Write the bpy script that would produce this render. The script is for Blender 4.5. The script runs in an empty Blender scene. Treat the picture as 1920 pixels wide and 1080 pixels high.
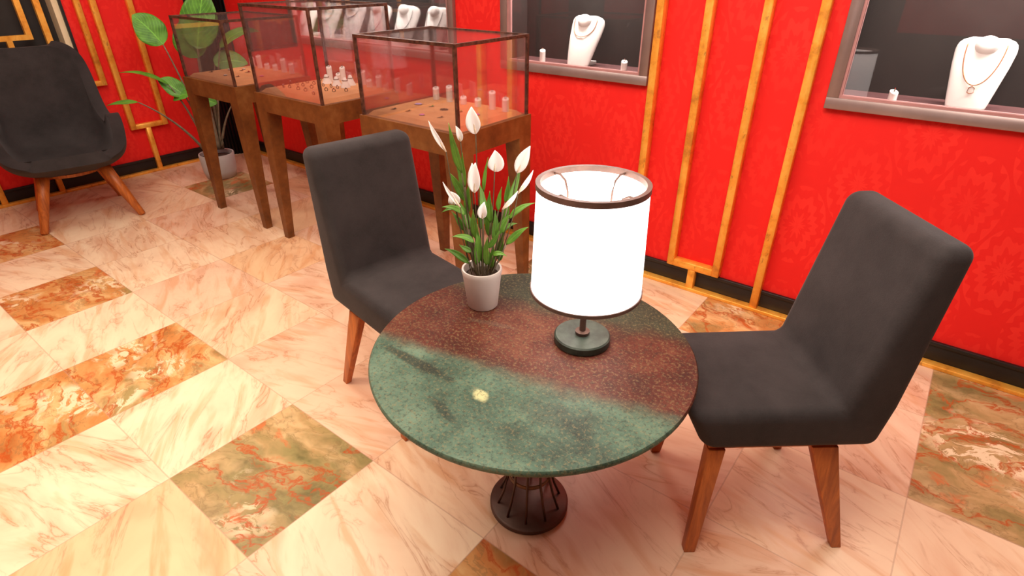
import bpy, bmesh, math, random
from mathutils import Vector, Matrix
random.seed(7)
R = math.radians
S = bpy.context.scene
COL = S.collection

# ------------------------------------------------------------------ camera
CAM_H = 1.6
F_PX, PITCH, YAW = 1065.0, 29.6, 37.71          # focal length in px of a 1920 frame, pitch down, heading left of +Y
cd = bpy.data.cameras.new('camera'); cam = bpy.data.objects.new('camera', cd); COL.objects.link(cam)
cd.sensor_width = 36.0; cd.lens = 36.0 * F_PX / 1920.0; cd.clip_start = 0.05
cam.location = (0, 0, CAM_H); cam.rotation_euler = (R(90 - PITCH), 0, R(YAW))
S.camera = cam
# ------------------------------------------------------------------ look, world, lights
S.view_settings.view_transform = 'Standard'; S.view_settings.look = 'None'
S.cycles.transparent_max_bounces = 48
S.view_settings.exposure = 0.0; S.view_settings.gamma = 1.0
try: S.view_settings.use_curve_mapping = False
except Exception: pass
W = bpy.data.worlds.new('world'); S.world = W; W.use_nodes = True
W.node_tree.nodes['Background'].inputs[0].default_value = (1.0, 0.80, 0.66, 1)
W.node_tree.nodes['Background'].inputs[1].default_value = 0.4

def area(name, loc, rot, size, power, col, size_y=None, spread=None):
    l = bpy.data.lights.new(name, 'AREA'); l.energy = power; l.color = col; l.size = size
    if size_y: l.shape = 'RECTANGLE'; l.size_y = size_y
    if spread: l.spread = R(spread)
    o = bpy.data.objects.new(name, l); COL.objects.link(o); o.location = loc; o.rotation_euler = rot
    return o
def spot(name, loc, target, power, col, angle=70, blend=0.9, radius=0.12):
    l = bpy.data.lights.new(name, 'SPOT'); l.energy = power; l.color = col
    l.spot_size = R(angle); l.spot_blend = blend; l.shadow_soft_size = radius
    o = bpy.data.objects.new(name, l); COL.objects.link(o); o.location = loc
    o.rotation_euler = (Vector(target) - Vector(loc)).to_track_quat('-Z', 'Y').to_euler()
    return o
area('ceiling_fill_light', (-1.2, 0.6, 2.95), (0, 0, 0), 3.2, 150, (1.0, 0.84, 0.70), 2.6)  # unseen area light added as broad warm fill from above
area('ceiling_fill_light', (-4.0, 0.9, 2.95), (0, 0, 0), 1.6, 26, (1.0, 0.85, 0.72), 1.6)  # second unseen fill, added over the left side
spot('ceiling_downlight', (-2.5, -0.1, 2.9), (-2.6, 0.25, 0), 170, (1.0, 0.86, 0.62), 78, 1.0, 0.25)
spot('wall_washer_light', (-0.2, 0.9, 2.85), (-0.2, 2.84, 0.95), 120, (1.0, 0.88, 0.80), 95, 1.0, 0.3)
spot('wall_washer_light', (-3.6, 0.9, 2.85), (-5.5, 2.0, 1.3), 60, (1.0, 0.88, 0.80), 70, 1.0, 0.3)

# ------------------------------------------------------------------ node helper
class NT:
    def __init__(s, name):
        s.m = bpy.data.materials.new(name); s.m.use_nodes = True
        s.t = s.m.node_tree; s.n = s.t.nodes; s.l = s.t.links
        s.b = s.n['Principled BSDF']; s.out = s.n['Material Output']
    def put(s, sock, v):
        if isinstance(v, bpy.types.NodeSocket): s.l.new(v, sock)
        elif isinstance(v, tuple) and len(v) == 3 and sock.type == 'RGBA': sock.default_value = (*v, 1)
        else: sock.default_value = v
    def node(s, t, props=None, **ins):
        n = s.n.new(t)
        for k, v in (props or {}).items(): setattr(n, k, v)
        for k, v in ins.items():
            s.put(n.inputs[int(k[1:])] if k[0] == 'i' and k[1:].isdigit() else n.inputs[k.replace('_', ' ')], v)
        return n
    def math(s, op, a, b=0.0, c=0.0, clamp=False):
        n = s.node('ShaderNodeMath', {'operation': op, 'use_clamp': clamp}, i0=a, i1=b)
        if op in ('MULTIPLY_ADD', 'SMOOTH_MIN'): s.put(n.inputs[2], c)
        return n.outputs[0]
    def obj(s): return s.node('ShaderNodeTexCoord').outputs['Object']
    def uv(s, name): return s.node('ShaderNodeUVMap', {'uv_map': name}).outputs[0]
    def map(s, v, scale=(1, 1, 1), loc=(0, 0, 0), rot=(0, 0, 0)):
        return s.node('ShaderNodeMapping', None, Vector=v, Scale=scale, Location=loc, Rotation=rot).outputs[0]
    def noise(s, v, scale=5.0, detail=4.0, rough=0.5, dist=0.0):
        return s.node('ShaderNodeTexNoise', None, Vector=v, Scale=scale, Detail=detail, Roughness=rough, Distortion=dist).outputs[0]
    def ramp(s, f, stops, interp='LINEAR'):
        n = s.node('ShaderNodeValToRGB', None, Fac=f); cr = n.color_ramp; cr.interpolation = interp
        while len(cr.elements) < len(stops): cr.elements.new(0.5)
        for e, (p, c) in zip(cr.elements, stops):
            e.position = p; e.color = (*c, 1) if isinstance(c, tuple) else (c, c, c, 1)
        return n.outputs[0]
    def mix(s, f, a, b, mode='MIX'):
        n = s.node('ShaderNodeMix', {'data_type': 'RGBA', 'blend_type': mode})
        s.put(n.inputs[0], f); s.put(n.inputs[6], a); s.put(n.inputs[7], b); return n.outputs[2]
    def sep(s, v): return s.node('ShaderNodeSeparateXYZ', None, Vector=v).outputs
    def bump(s, h, strength=0.3, dist=0.01):
        s.put(s.b.inputs['Normal'], s.node('ShaderNodeBump', None, Height=h, Strength=strength, Distance=dist).outputs[0])
    def set(s, **k):
        for a, v in k.items(): s.put(s.b.inputs[a.replace('_', ' ')], v)
        return s.m
def srgb(r, g, b):
    f = lambda c: (c / 255 / 12.92) if c / 255 <= 0.04045 else ((c / 255 + 0.055) / 1.055) ** 2.4
    return (f(r), f(g), f(b))

# ------------------------------------------------------------------ materials
def mat_plain(name, col, rough=0.5, metal=0.0, var=0.15, scale=12.0, bump=0.0):
    n = NT(name); v = n.noise(n.obj(), scale, 5, 0.6)
    lo = tuple(c * (1 - var) for c in col); hi = tuple(min(1, c * (1 + var)) for c in col)
    n.set(Base_Color=n.ramp(v, [(0.3, lo), (0.7, hi)]), Roughness=rough, Metallic=metal)
    if bump: n.bump(n.noise(n.obj(), scale * 12, 3, 0.6), bump, 0.003)
    return n.m
def mat_emit(name, col, st):
    n = NT(name); n.set(Base_Color=col, Emission_Color=col, Emission_Strength=st, Roughness=0.8); return n.m

def mat_wallpaper():
    n = NT('red_damask_wallpaper'); x, y, z = n.sep(n.obj())
    h = n.math('ADD', x, y)
    P = 0.40
    def motif(off):
        u = n.math('SUBTRACT', n.math('FRACT', n.math('ADD', n.math('DIVIDE', h, P), off)), 0.5)
        v = n.math('SUBTRACT', n.math('FRACT', n.math('ADD', n.math('DIVIDE', z, P * 1.25), off)), 0.5)
        au = n.math('ABSOLUTE', u)
        r = n.math('SQRT', n.math('ADD', n.math('MULTIPLY', n.math('MULTIPLY', u, u), 1.8), n.math('MULTIPLY', v, v)))
        th = n.math('ARCTAN2', au, v)
        pet = n.math('MULTIPLY', n.math('MULTIPLY', n.math('SINE', n.math('MULTIPLY', th, 6.0)), n.math('COSINE', n.math('MULTIPLY', th, 11.0))), 0.05)
        rr = n.math('ADD', n.math('ADD', r, pet), n.math('MULTIPLY', n.math('SUBTRACT', n.noise(n.obj(), 9.0, 3, 0.5), 0.5), 0.10))
        rings = n.math('SINE', n.math('MULTIPLY', rr, 34.0))
        fade = n.math('SUBTRACT', 1.0, n.math('MULTIPLY', r, 2.3), clamp=True)
        return n.math('MULTIPLY', n.math('GREATER_THAN', rings, 0.0), n.math('GREATER_THAN', fade, 0.08))
    m = n.math('MAXIMUM', motif(0.0), motif(0.5))
    ns = n.noise(n.obj(), 3.0, 4, 0.6)
    m2 = n.math('MULTIPLY', m, n.ramp(ns, [(0.35, 0.35), (0.65, 1.0)]))
    base = n.mix(m2, (0.78, 0.016, 0.012), (0.86, 0.030, 0.020))
    base = n.mix(n.math('MULTIPLY', n.noise(n.obj(), 14, 5, 0.65), 0.35), base, (0.62, 0.012, 0.012))
    n.set(Base_Color=base, Roughness=0.62, Specular_IOR_Level=0.25)
    return n.m

def tile_grout(n, col):
    u, v, _ = n.sep(n.uv('tile'))
    e = n.math('MINIMUM', n.math('MINIMUM', u, n.math('SUBTRACT', 1, u)), n.math('MINIMUM', v, n.math('SUBTRACT', 1, v)))
    f = n.math('LESS_THAN', e, 0.0045)
    return n.mix(n.math('MULTIPLY', f, 0.45), col, (0.42, 0.25, 0.17))
def mat_marble_pale(i, tint):
    n = NT('pale_marble_%s' % i); p = n.uv('vein')
    w = n.noise(n.map(p, (1.0, 2.4, 1)), 1.8, 4, 0.5, 1.4)
    w2 = n.noise(n.map(p, (1.0, 3.6, 1), (3, 1, 0)), 2.6, 5, 0.55, 1.1); w3 = n.noise(n.map(p, (1.0, 5.5, 1), (7, 3, 0)), 2.4, 4, 0.5, 0.8)
    c = n.ramp(w, [(0.25, tuple(t * k for t, k in zip(tint, (0.82, 0.66, 0.60)))), (0.48, tint),
                   (0.70, tuple(min(0.92, t * k) for t, k in zip(tint, (1.06, 1.14, 1.16))))])
    vein = n.math('ABSOLUTE', n.math('SUBTRACT', w2, 0.5))
    vm = n.math('MULTIPLY', n.ramp(vein, [(0.0, 1.0), (0.012, 0.35), (0.045, 0.0)]), n.ramp(w, [(0.40, 1.0), (0.58, 0.1)]))
    c = n.mix(n.ramp(w3, [(0.52, 0.0), (0.66, 0.65)]), c, tuple(t * k for t, k in zip(tint, (0.84, 0.62, 0.46))))
    c = n.mix(n.math('MULTIPLY', vm, 0.8), c, (0.44, 0.20, 0.10))
    n.set(Base_Color=tile_grout(n, c), Roughness=0.34, Specular_IOR_Level=0.35)
    return n.m
def mat_marble_rust(i, green):
    n = NT('rust_marble_%s' % i); p = n.uv('vein')
    wv = n.node('ShaderNodeTexNoise', None, Vector=p, Scale=3.0, Detail=4.0, Roughness=0.55).outputs[1]
    pp = n.node('ShaderNodeVectorMath', {'operation': 'MULTIPLY_ADD'}, i0=wv, i1=(0.42, 0.42, 0.42), i2=n.map(p, (1.0, 1.7, 1))).outputs[0]
    a = n.noise(pp, 3.4, 6, 0.55, 0.3)
    if green > 0.5:
        c = n.ramp(a, [(0.28, (0.12, 0.10, 0.035)), (0.42, (0.30, 0.225, 0.085)), (0.52, (0.44, 0.29, 0.125)), (0.62, (0.58, 0.40, 0.20)), (0.72, (0.40, 0.17, 0.07))])
    else:
        c = n.ramp(a, [(0.28, (0.34, 0.12, 0.03)), (0.42, (0.52, 0.21, 0.06)), (0.52, (0.58, 0.29, 0.10)), (0.60, (0.68, 0.44, 0.20)), (0.72, (0.46, 0.12, 0.03))])
    g = n.noise(n.map(pp, (1, 1, 1), (5, 2, 0)), 2.6, 5, 0.55, 0.2)
    gm = n.ramp(g, [(0.60 - green * 0.12, 0.0), (0.72 - green * 0.10, 0.8)])
    c = n.mix(gm, c, n.ramp(n.noise(pp, 9, 5, 0.6), [(0.35, (0.10, 0.095, 0.03)), (0.6, (0.27, 0.23, 0.085))]))
    # cloudy red blotches and thin branching rust veins
    bl = n.noise(n.map(pp, (1, 1, 1), (2, 9, 0)), 5.5, 5, 0.6, 0.4)
    c = n.mix(n.ramp(bl, [(0.60, 0.0), (0.68, 0.75)]), c, (0.58, 0.13, 0.035))
    v1 = n.math('ABSOLUTE', n.math('SUBTRACT', n.noise(n.map(pp, (1, 1, 1), (9, 9, 0)), 2.6, 7, 0.6, 0.3), 0.5))
    c = n.mix(n.ramp(v1, [(0.0, 0.95), (0.008, 0.6), (0.026, 0.0)]), c, (0.42, 0.075, 0.012))
    v2 = n.math('ABSOLUTE', n.math('SUBTRACT', n.noise(n.map(pp, (1, 1, 1), (4, 1, 0)), 4.5, 7, 0.62, 0.4), 0.5))
    c = n.mix(n.ramp(v2, [(0.0, 0.5), (0.02, 0.0)]), c, (0.20, 0.13, 0.05))
    cream = n.noise(n.map(pp, (1, 1, 1), (1, 7, 0)), 11, 8, 0.7, 0.6)
    reg = n.noise(p, 2.4, 3, 0.5)
    cm = n.math('MULTIPLY', n.ramp(cream, [(0.50, 0.0), (0.54, 1.0)]), n.ramp(reg, [(0.55, 0.0), (0.62, 0.9)]))
    c = n.mix(cm, c, (0.80, 0.64, 0.42))
    n.set(Base_Color=tile_grout(n, c), Roughness=0.30, Specular_IOR_Level=0.35)
    return n.m
def mat_gold(name='aged_gold_leaf'):
    n = NT(name); a = n.noise(n.obj(), 9, 6, 0.7); b = n.noise(n.map(n.obj(), (1, 1, 0.4)), 30, 6, 0.75)
    c = n.ramp(a, [(0.30, (0.62, 0.24, 0.035)), (0.45, (0.92, 0.40, 0.05)), (0.58, (0.98, 0.52, 0.09)), (0.72, (0.90, 0.34, 0.045))])
    c = n.mix(n.ramp(b, [(0.60, 0.0), (0.66, 0.6)]), c, (0.30, 0.12, 0.03))
    n.set(Base_Color=c, Roughness=n.ramp(b, [(0.4, 0.28), (0.7, 0.6)]), Metallic=0.35)
    n.bump(b, 0.3, 0.002)
    return n.m
def mat_fabric():
    n = NT('charcoal_wool_fabric'); a = n.noise(n.obj(), 4.2, 5, 0.65); f = n.noise(n.obj(), 260, 3, 0.7)
    c = n.ramp(a, [(0.34, (0.009, 0.007, 0.007)), (0.66, (0.031, 0.025, 0.025))])
    c = n.mix(n.math('MULTIPLY', f, 0.35), c, (0.060, 0.052, 0.052))
    n.set(Base_Color=c, Roughness=0.85, Sheen_Weight=0.13, Sheen_Roughness=0.45, Specular_IOR_Level=0.3)
    n.b.inputs['Sheen Tint'].default_value = (0.6, 0.55, 0.55, 1)
    n.bump(f, 0.35, 0.002); return n.m
def mat_wood(name, lo, hi, rough=0.45):
    n = NT(name); p = n.map(n.obj(), (1, 1, 0.10)); w = n.noise(p, 38, 6, 0.65, 0.6); a = n.noise(n.obj(), 5, 4, 0.5)
    c = n.ramp(w, [(0.34, lo), (0.62, hi)]); c = n.mix(n.math('MULTIPLY', a, 0.4), c, lo)
    n.set(Base_Color=c, Roughness=rough); n.bump(w, 0.15, 0.001); return n.m
def mat_stand():
    n = NT('aged_bronze_veneer'); a = n.noise(n.obj(), 6, 6, 0.7); x, y, z = n.sep(n.obj())
    c = n.ramp(a, [(0.32, (0.105, 0.036, 0.008)), (0.52, (0.200, 0.070, 0.015)), (0.68, (0.27, 0.115, 0.032))])
    n.set(Base_Color=c, Roughness=0.42, Metallic=0.2); return n.m
def mat_table():
    n = NT('green_and_rust_stone'); o = n.obj(); x, y, z = n.sep(o)
    wob = n.math('MULTIPLY', n.math('SUBTRACT', n.noise(o, 5, 5, 0.6), 0.5), 0.16)
    # band direction: across v = y - 0.16*x , soft borders
    v = n.math('ADD', n.math('SUBTRACT', y, n.math('MULTIPLY', x, 0.22)), wob)
    green = n.ramp(n.noise(o, 6, 6, 0.62), [(0.32, (0.022, 0.040, 0.028)), (0.5, (0.062, 0.118, 0.082)), (0.68, (0.120, 0.195, 0.135))])
    rust = n.ramp(n.noise(n.map(o, (1, 1, 1), (4, 0, 0)), 7, 6, 0.65), [(0.3, (0.035, 0.007, 0.005)), (0.52, (0.080, 0.017, 0.010)), (0.7, (0.135, 0.045, 0.024))])
    dark = n.ramp(n.noise(n.map(o, (1, 1, 1), (0, 8, 0)), 6, 5, 0.6), [(0.35, (0.012, 0.015, 0.009)), (0.65, (0.040, 0.048, 0.028))])
    f1 = n.node('ShaderNodeMapRange', {'interpolation_type': 'SMOOTHSTEP'}, Value=v, i1=-0.175, i2=-0.095).outputs[0]
    f2 = n.node('ShaderNodeMapRange', {'interpolation_type': 'SMOOTHSTEP'}, Value=v, i1=0.16, i2=0.27).outputs[0]
    c = n.mix(f1, green, rust); c = n.mix(f2, c, dark)
    def blob(cx, cy, ang, lx, ly, col, k, c):
        q = n.map(o, (1, 1, 1)); dx = n.math('SUBTRACT', x, cx); dy = n.math('SUBTRACT', y, cy)
        ca, sa = math.cos(ang), math.sin(ang)
        u = n.math('DIVIDE', n.math('ADD', n.math('MULTIPLY', dx, ca), n.math('MULTIPLY', dy, sa)), lx)
        w = n.math('DIVIDE', n.math('SUBTRACT', n.math('MULTIPLY', dy, ca), n.math('MULTIPLY', dx, sa)), ly)
        r = n.math('ADD', n.math('MULTIPLY', u, u), n.math('MULTIPLY', w, w))
        r = n.math('ADD', r, n.math('MULTIPLY', n.math('SUBTRACT', n.noise(o, 22, 4, 0.6), 0.5), 1.6))
        m = n.node('ShaderNodeMapRange', {'interpolation_type': 'SMOOTHSTEP'}, Value=r, i1=1.2, i2=0.2, i3=0.0, i4=k).outputs[0]
        return n.mix(m, c, col)
    c = blob(-0.215, -0.250, 0.02, 0.15, 0.020, (0.018, 0.024, 0.018), 0.8, c)
    c = blob(-0.02, -0.345, -0.30, 0.060, 0.016, (0.018, 0.030, 0.022), 0.75, c)
    c = blob(0.20, -0.20, 0.2, 0.10, 0.05, (0.03, 0.045, 0.035), 0.6, c)
    c = blob(0.017, -0.247, -0.4, 0.030, 0.020, (0.46, 0.47, 0.24), 0.95, c)
    c = blob(-0.17, 0.03, 0.3, 0.10, 0.012, (0.10, 0.07, 0.05), 0.4, c)
    sp = n.noise(o, 110, 4, 0.8)
    c = n.mix(n.ramp(sp, [(0.52, 0.0), (0.62, 0.5)]), c, (0.22, 0.17, 0.08))
    sp2 = n.noise(n.map(o, (1, 1, 1), (2, 3, 0)), 90, 4, 0.8)
    c = n.mix(n.ramp(sp2, [(0.52, 0.0), (0.62, 0.55)]), c, (0.015, 0.015, 0.012))
    n.set(Base_Color=c, Roughness=0.5, Specular_IOR_Level=0.22); return n.m
def mat_glass(name, tint=(0.95, 0.88, 0.88), haze=0.10, hazecol=(0.75, 0.45, 0.42), refl=1.0):
    n = NT(name); n.n.remove(n.b)
    tr = n.node('ShaderNodeBsdfTransparent', None, Color=tint).outputs[0]
    gl = n.node('ShaderNodeBsdfGlossy', None, Color=(1, 1, 1), Roughness=0.02).outputs[0]
    df = n.node('ShaderNodeBsdfDiffuse', None, Color=hazecol).outputs[0]
    fr = n.node('ShaderNodeFresnel', None, IOR=1.5).outputs[0]
    a = n.node('ShaderNodeMixShader', None, Fac=haze, i1=tr, i2=df).outputs[0]
    b = n.node('ShaderNodeMixShader', None, Fac=n.math('MULTIPLY', fr, refl), i1=a, i2=gl).outputs[0]
    n.l.new(b, n.out.inputs[0]); return n.m
def mat_leaf(name, lo, hi, rib=0.25):
    n = NT(name); u, v, _ = n.sep(n.uv('leaf'))
    au = n.math('ABSOLUTE', n.math('SUBTRACT', u, 0.5))
    ribs = n.math('SINE', n.math('MULTIPLY', n.math('SUBTRACT', v, n.math('MULTIPLY', au, 0.9)), 60.0))
    c = n.ramp(n.noise(n.obj(), 14, 4, 0.6), [(0.3, lo), (0.7, hi)])
    c = n.mix(n.math('MULTIPLY', n.math('GREATER_THAN', ribs, 0.75), rib), c, tuple(min(1, k * 2.0) for k in hi))
    c = n.mix(n.math('MULTIPLY', n.math('LESS_THAN', au, 0.02), 0.6), c, tuple(min(1, k * 1.8) for k in hi))
    n.set(Base_Color=c, Roughness=0.45); n.b.inputs['Subsurface Weight'].default_value = 0.0
    return n.m

M = {}
M['red'] = mat_wallpaper()
M['black'] = mat_plain('black_lacquer', (0.010, 0.009, 0.009), 0.45, 0, 0.3)
M['blackcol'] = mat_plain('black_fluted_paint', (0.006, 0.005, 0.005), 0.35, 0, 0.3)
M['gold'] = mat_gold()
M['fabric'] = mat_fabric()
M['oak'] = mat_wood('orange_stained_oak', (0.30, 0.070, 0.012), (0.66, 0.195, 0.032))
M['stand'] = mat_stand()
M['board'] = mat_plain('tan_suede_board', (0.74, 0.36, 0.15), 0.8, 0, 0.15, 5, 0.1)
M['caseframe'] = mat_plain('oxidised_bronze_bar', (0.10, 0.045, 0.028), 0.4, 0.4, 0.75, 45)
M['caseglass'] = mat_glass('tinted_case_glass', (0.985, 0.965, 0.965), 0.035, (0.70, 0.45, 0.43), 0.55)
M['paneglass'] = mat_glass('display_window_glass', (0.98, 0.96, 0.96), 0.01, (0.4, 0.3, 0.3), 0.7)
M['steel'] = mat_plain('brushed_grey_steel', (0.33, 0.26, 0.25), 0.42, 0.6, 0.12, 6)
M['reveal'] = mat_plain('red_reflection_reveal', (0.45, 0.22, 0.21), 0.5, 0.1, 0.08)  # pinkish reflection of the red surroundings is put into this base colour
M['nichedark'] = mat_plain('dark_niche_lining', (0.018, 0.014, 0.012), 0.7, 0, 0.2)
M['nichefloor'] = mat_plain('dusky_pink_niche_floor', (0.10, 0.040, 0.040), 0.5, 0, 0.15)
M['nichefloorlit'] = mat_plain('lit_niche_floor', (0.62, 0.40, 0.34), 0.5, 0, 0.1)  # lit copy of the niche floor, its brightness put into the colour
M['bust'] = mat_plain('white_flocked_bust', (0.86, 0.83, 0.80), 0.75, 0, 0.03)
M['chain'] = mat_plain('red_gold_chain', (0.40, 0.14, 0.05), 0.35, 0.6, 0.5, 150)
M['darkchain'] = mat_plain('dark_silver_chain', (0.035, 0.040, 0.040), 0.35, 0.6, 0.3, 150)
M['ceramic'] = mat_plain('white_glazed_ceramic', (0.62, 0.57, 0.53), 0.45, 0, 0.05, 8)
M['ceramic2'] = mat_plain('grey_white_ceramic', (0.50, 0.49, 0.48), 0.45, 0, 0.05, 8)
M['soil'] = mat_plain('potting_soil', (0.055, 0.030, 0.018), 0.95, 0, 0.4, 60, 0.6)
M['tabletop'] = mat_table()
M['ringbronze'] = mat_plain('worn_brown_bronze', (0.20, 0.11, 0.055), 0.45, 0.3, 0.3, 10)
M['bronze'] = mat_plain('dark_brown_bronze', (0.095, 0.052, 0.038), 0.45, 0.4, 0.3, 10)
M['lampbronze'] = mat_plain('lamp_dark_bronze', (0.13, 0.075, 0.060), 0.45, 0.2, 0.3, 20)
M['patina'] = mat_plain('dark_green_patina', (0.035, 0.050, 0.038), 0.45, 0.2, 0.5, 25)
M['shade'] = mat_emit('glowing_white_shade', (1.0, 0.93, 0.88), 2.6)
M['bulb'] = mat_emit('lit_bulb', (1.0, 0.9, 0.8), 8.0)
M['leaf'] = mat_leaf('lily_leaf', (0.045, 0.13, 0.012), (0.13, 0.30, 0.03), 0.1)
M['bigleaf'] = mat_leaf('monstera_leaf', (0.040, 0.155, 0.012), (0.11, 0.33, 0.03), 0.25)
M['stem'] = mat_plain('brown_green_stem', (0.085, 0.060, 0.025), 0.6, 0, 0.3, 30)
M['greystem'] = mat_plain('grey_green_stalk', (0.17, 0.14, 0.09), 0.6, 0, 0.3, 30)
M['petal'] = mat_plain('white_spathe', (0.93, 0.90, 0.88), 0.6, 0, 0.04)
M['spadix'] = mat_plain('pale_spadix', (0.80, 0.66, 0.50), 0.7, 0, 0.2, 80)
M['cream'] = mat_plain('cream_reveal', (0.80, 0.66, 0.42), 0.6, 0, 0.05)  # even cream of the strip edging the left recess
M['ceiling'] = mat_plain('dim_ceiling', (0.40, 0.33, 0.28), 0.8, 0, 0.05)
M['darkwall'] = mat_plain('dark_wall_panel', (0.035, 0.028, 0.024), 0.7, 0, 0.1)
M['gem'] = {c: mat_plain(c + '_gem', v, 0.1, 0.0, 0.1, 80) for c, v in dict(pink=(0.85, 0.25, 0.75), green=(0.02, 0.35, 0.03), violet=(0.65, 0.45, 0.95), dark=(0.02, 0.02, 0.02), white=(0.85, 0.82, 0.85), red=(0.35, 0.02, 0.02)).items()}
M['ringmetal'] = mat_plain('tarnished_ring_metal', (0.16, 0.10, 0.06), 0.35, 0.7, 0.5, 200)

# ------------------------------------------------------------------ mesh helpers
def new(name, bm, mat, parent=None, smooth=False, loc=None):
    me = bpy.data.meshes.new(name); bmesh.ops.recalc_face_normals(bm, faces=bm.faces); bm.to_mesh(me); bm.free()
    for m in (mat if isinstance(mat, list) else [mat]): me.materials.append(m)
    if smooth:
        for p in me.polygons: p.use_smooth = True
    o = bpy.data.objects.new(name, me); COL.objects.link(o)
    if parent is not None: o.parent = parent
    if loc: o.location = loc
    return o
def sharp(o, ang=35):
    me = o.data
    bm = bmesh.new(); bm.from_mesh(me)
    for e in bm.edges:
        e.smooth = not (len(e.link_faces) == 2 and e.calc_face_angle(0) > R(ang))
    for f in bm.faces: f.smooth = True
    bm.to_mesh(me); bm.free(); return o
def bevel(o, w, seg=3, ang=30):
    m = o.modifiers.new('bevel', 'BEVEL'); m.width = w; m.segments = seg; m.limit_method = 'ANGLE'; m.angle_limit = R(ang)
    m.harden_normals = False
    for p in o.data.polygons: p.use_smooth = True
    return o
def empty(name, loc=(0, 0, 0), rz=0.0, label=None, cat=None, group=None, kind=None):
    o = bpy.data.objects.new(name, None); COL.objects.link(o); o.location = loc; o.rotation_euler = (0, 0, rz)
    o.empty_display_size = 0.05
    return tag(o, label, cat, group, kind)
def tag(o, label=None, cat=None, group=None, kind=None):
    if label: o['label'] = label
    if cat: o['category'] = cat
    if group: o['group'] = group
    if kind: o['kind'] = kind
    return o
def box(bm, x0, x1, y0, y1, z0, z1):
    vs = [bm.verts.new((x, y, z)) for z in (z0, z1) for y in (y0, y1) for x in (x0, x1)]
    for f in ((0, 1, 3, 2), (4, 6, 7, 5), (0, 4, 5, 1), (2, 3, 7, 6), (0, 2, 6, 4), (1, 5, 7, 3)):
        bm.faces.new([vs[i] for i in f])
def hexa(bm, bot, top):          # 4 bottom + 4 top points
    b = [bm.verts.new(p) for p in bot]; t = [bm.verts.new(p) for p in top]
    bm.faces.new(b[::-1]); bm.faces.new(t)
    for i in range(4): bm.faces.new((b[i], b[(i + 1) % 4], t[(i + 1) % 4], t[i]))
def lathe(bm, prof, seg=48, cx=0.0, cy=0.0, close=False):
    rings = []
    for r, z in prof:
        rings.append([bm.verts.new((cx + r * math.cos(2 * math.pi * i / seg), cy + r * math.sin(2 * math.pi * i / seg), z)) for i in range(seg)])
    n = len(rings)
    for k in range(n if close else n - 1):
        a, b = rings[k], rings[(k + 1) % n]
        for i in range(seg): bm.faces.new((a[i], a[(i + 1) % seg], b[(i + 1) % seg], b[i]))
    if not close:
        bm.faces.new(rings[0][::-1]); bm.faces.new(rings[-1])
def tube(bm, pts, rad, seg=8, closed=False):
    pts = [Vector(p) for p in pts]; n = len(pts); rings = []
    rads = rad if isinstance(rad, (list, tuple)) else [rad] * n
    up = Vector((0.13, 0.21, 0.97)).normalized()
    for i, p in enumerate(pts):
        if closed: d = pts[(i + 1) % n] - pts[i - 1]
        else: d = pts[min(i + 1, n - 1)] - pts[max(i - 1, 0)]
        d.normalize(); a = d.cross(up)
        if a.length < 0.05: a = d.cross(Vector((1, 0, 0)))
        a.normalize(); b = d.cross(a)
        rings.append([bm.verts.new(p + (a * math.cos(2 * math.pi * k / seg) + b * math.sin(2 * math.pi * k / seg)) * rads[i]) for k in range(seg)])
    for i in range(n if closed else n - 1):
        r0, r1 = rings[i], rings[(i + 1) % n]
        for k in range(seg): bm.faces.new((r0[k], r0[(k + 1) % seg], r1[(k + 1) % seg], r1[k]))
    if not closed: bm.faces.new(rings[0][::-1]); bm.faces.new(rings[-1])
def bez(p0, p1, p2, n):
    p0, p1, p2 = Vector(p0), Vector(p1), Vector(p2)
    return [p0 * (1 - t) ** 2 + p1 * 2 * t * (1 - t) + p2 * t * t for t in [i / n for i in range(n + 1)]]
def leafmesh(bm, path, width, profile, normal, fold=0.25, thick=0.0015, nu=7, wave=0.0):
    """blade along path; profile(t)->half width factor; normal = rough facing direction"""
    uvl = bm.loops.layers.uv.get('leaf') or bm.loops.layers.uv.new('leaf')
    n = len(path); nrm = Vector(normal).normalized(); top = []; bot = []
    for i, p in enumerate(path):
        d = (path[min(i + 1, n - 1)] - path[max(i - 1, 0)]).normalized()
        a = d.cross(nrm); a.normalize(); q = a.cross(d).normalized(); t = i / (n - 1)
        rt, rb = [], []
        for k in range(nu):
            s = 2 * k / (nu - 1) - 1; hw = width * profile(t)
            off = abs(s) * hw * fold + wave * hw * math.sin(t * 17 + s * 3) * abs(s)
            c = p + a * (s * hw) + q * off
            rt.append(bm.verts.new(c + q * thick)); rb.append(bm.verts.new(c - q * thick))
        top.append(rt); bot.append(rb)
    def F(vs, uvs):
        f = bm.faces.new(vs)
        for l, u in zip(f.loops, uvs): l[uvl].uv = u
    for i in range(n - 1):
        for k in range(nu - 1):
            uv4 = [(k / (nu - 1), i / (n - 1)), ((k + 1) / (nu - 1), i / (n - 1)), ((k + 1) / (nu - 1), (i + 1) / (n - 1)), (k / (nu - 1), (i + 1) / (n - 1))]
            F((top[i][k], top[i][k + 1], top[i + 1][k + 1], top[i + 1][k]), uv4)
            F((bot[i][k], bot[i + 1][k], bot[i + 1][k + 1], bot[i][k + 1]), [uv4[0], uv4[3], uv4[2], uv4[1]])
        for k in (0, nu - 1):
            F((top[i][k], bot[i][k], bot[i + 1][k], top[i + 1][k]), [(0, 0)] * 4)
    for i in (0, n - 1):
        for k in range(nu - 1): F((top[i][k], top[i][k + 1], bot[i][k + 1], bot[i][k]), [(0, 0)] * 4)
def copy_tree(o, parent=None):
    c = o.copy(); COL.objects.link(c)
    if parent is not None: c.parent = parent
    for ch in list(o.children): copy_tree(ch, c)
    return c
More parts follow.
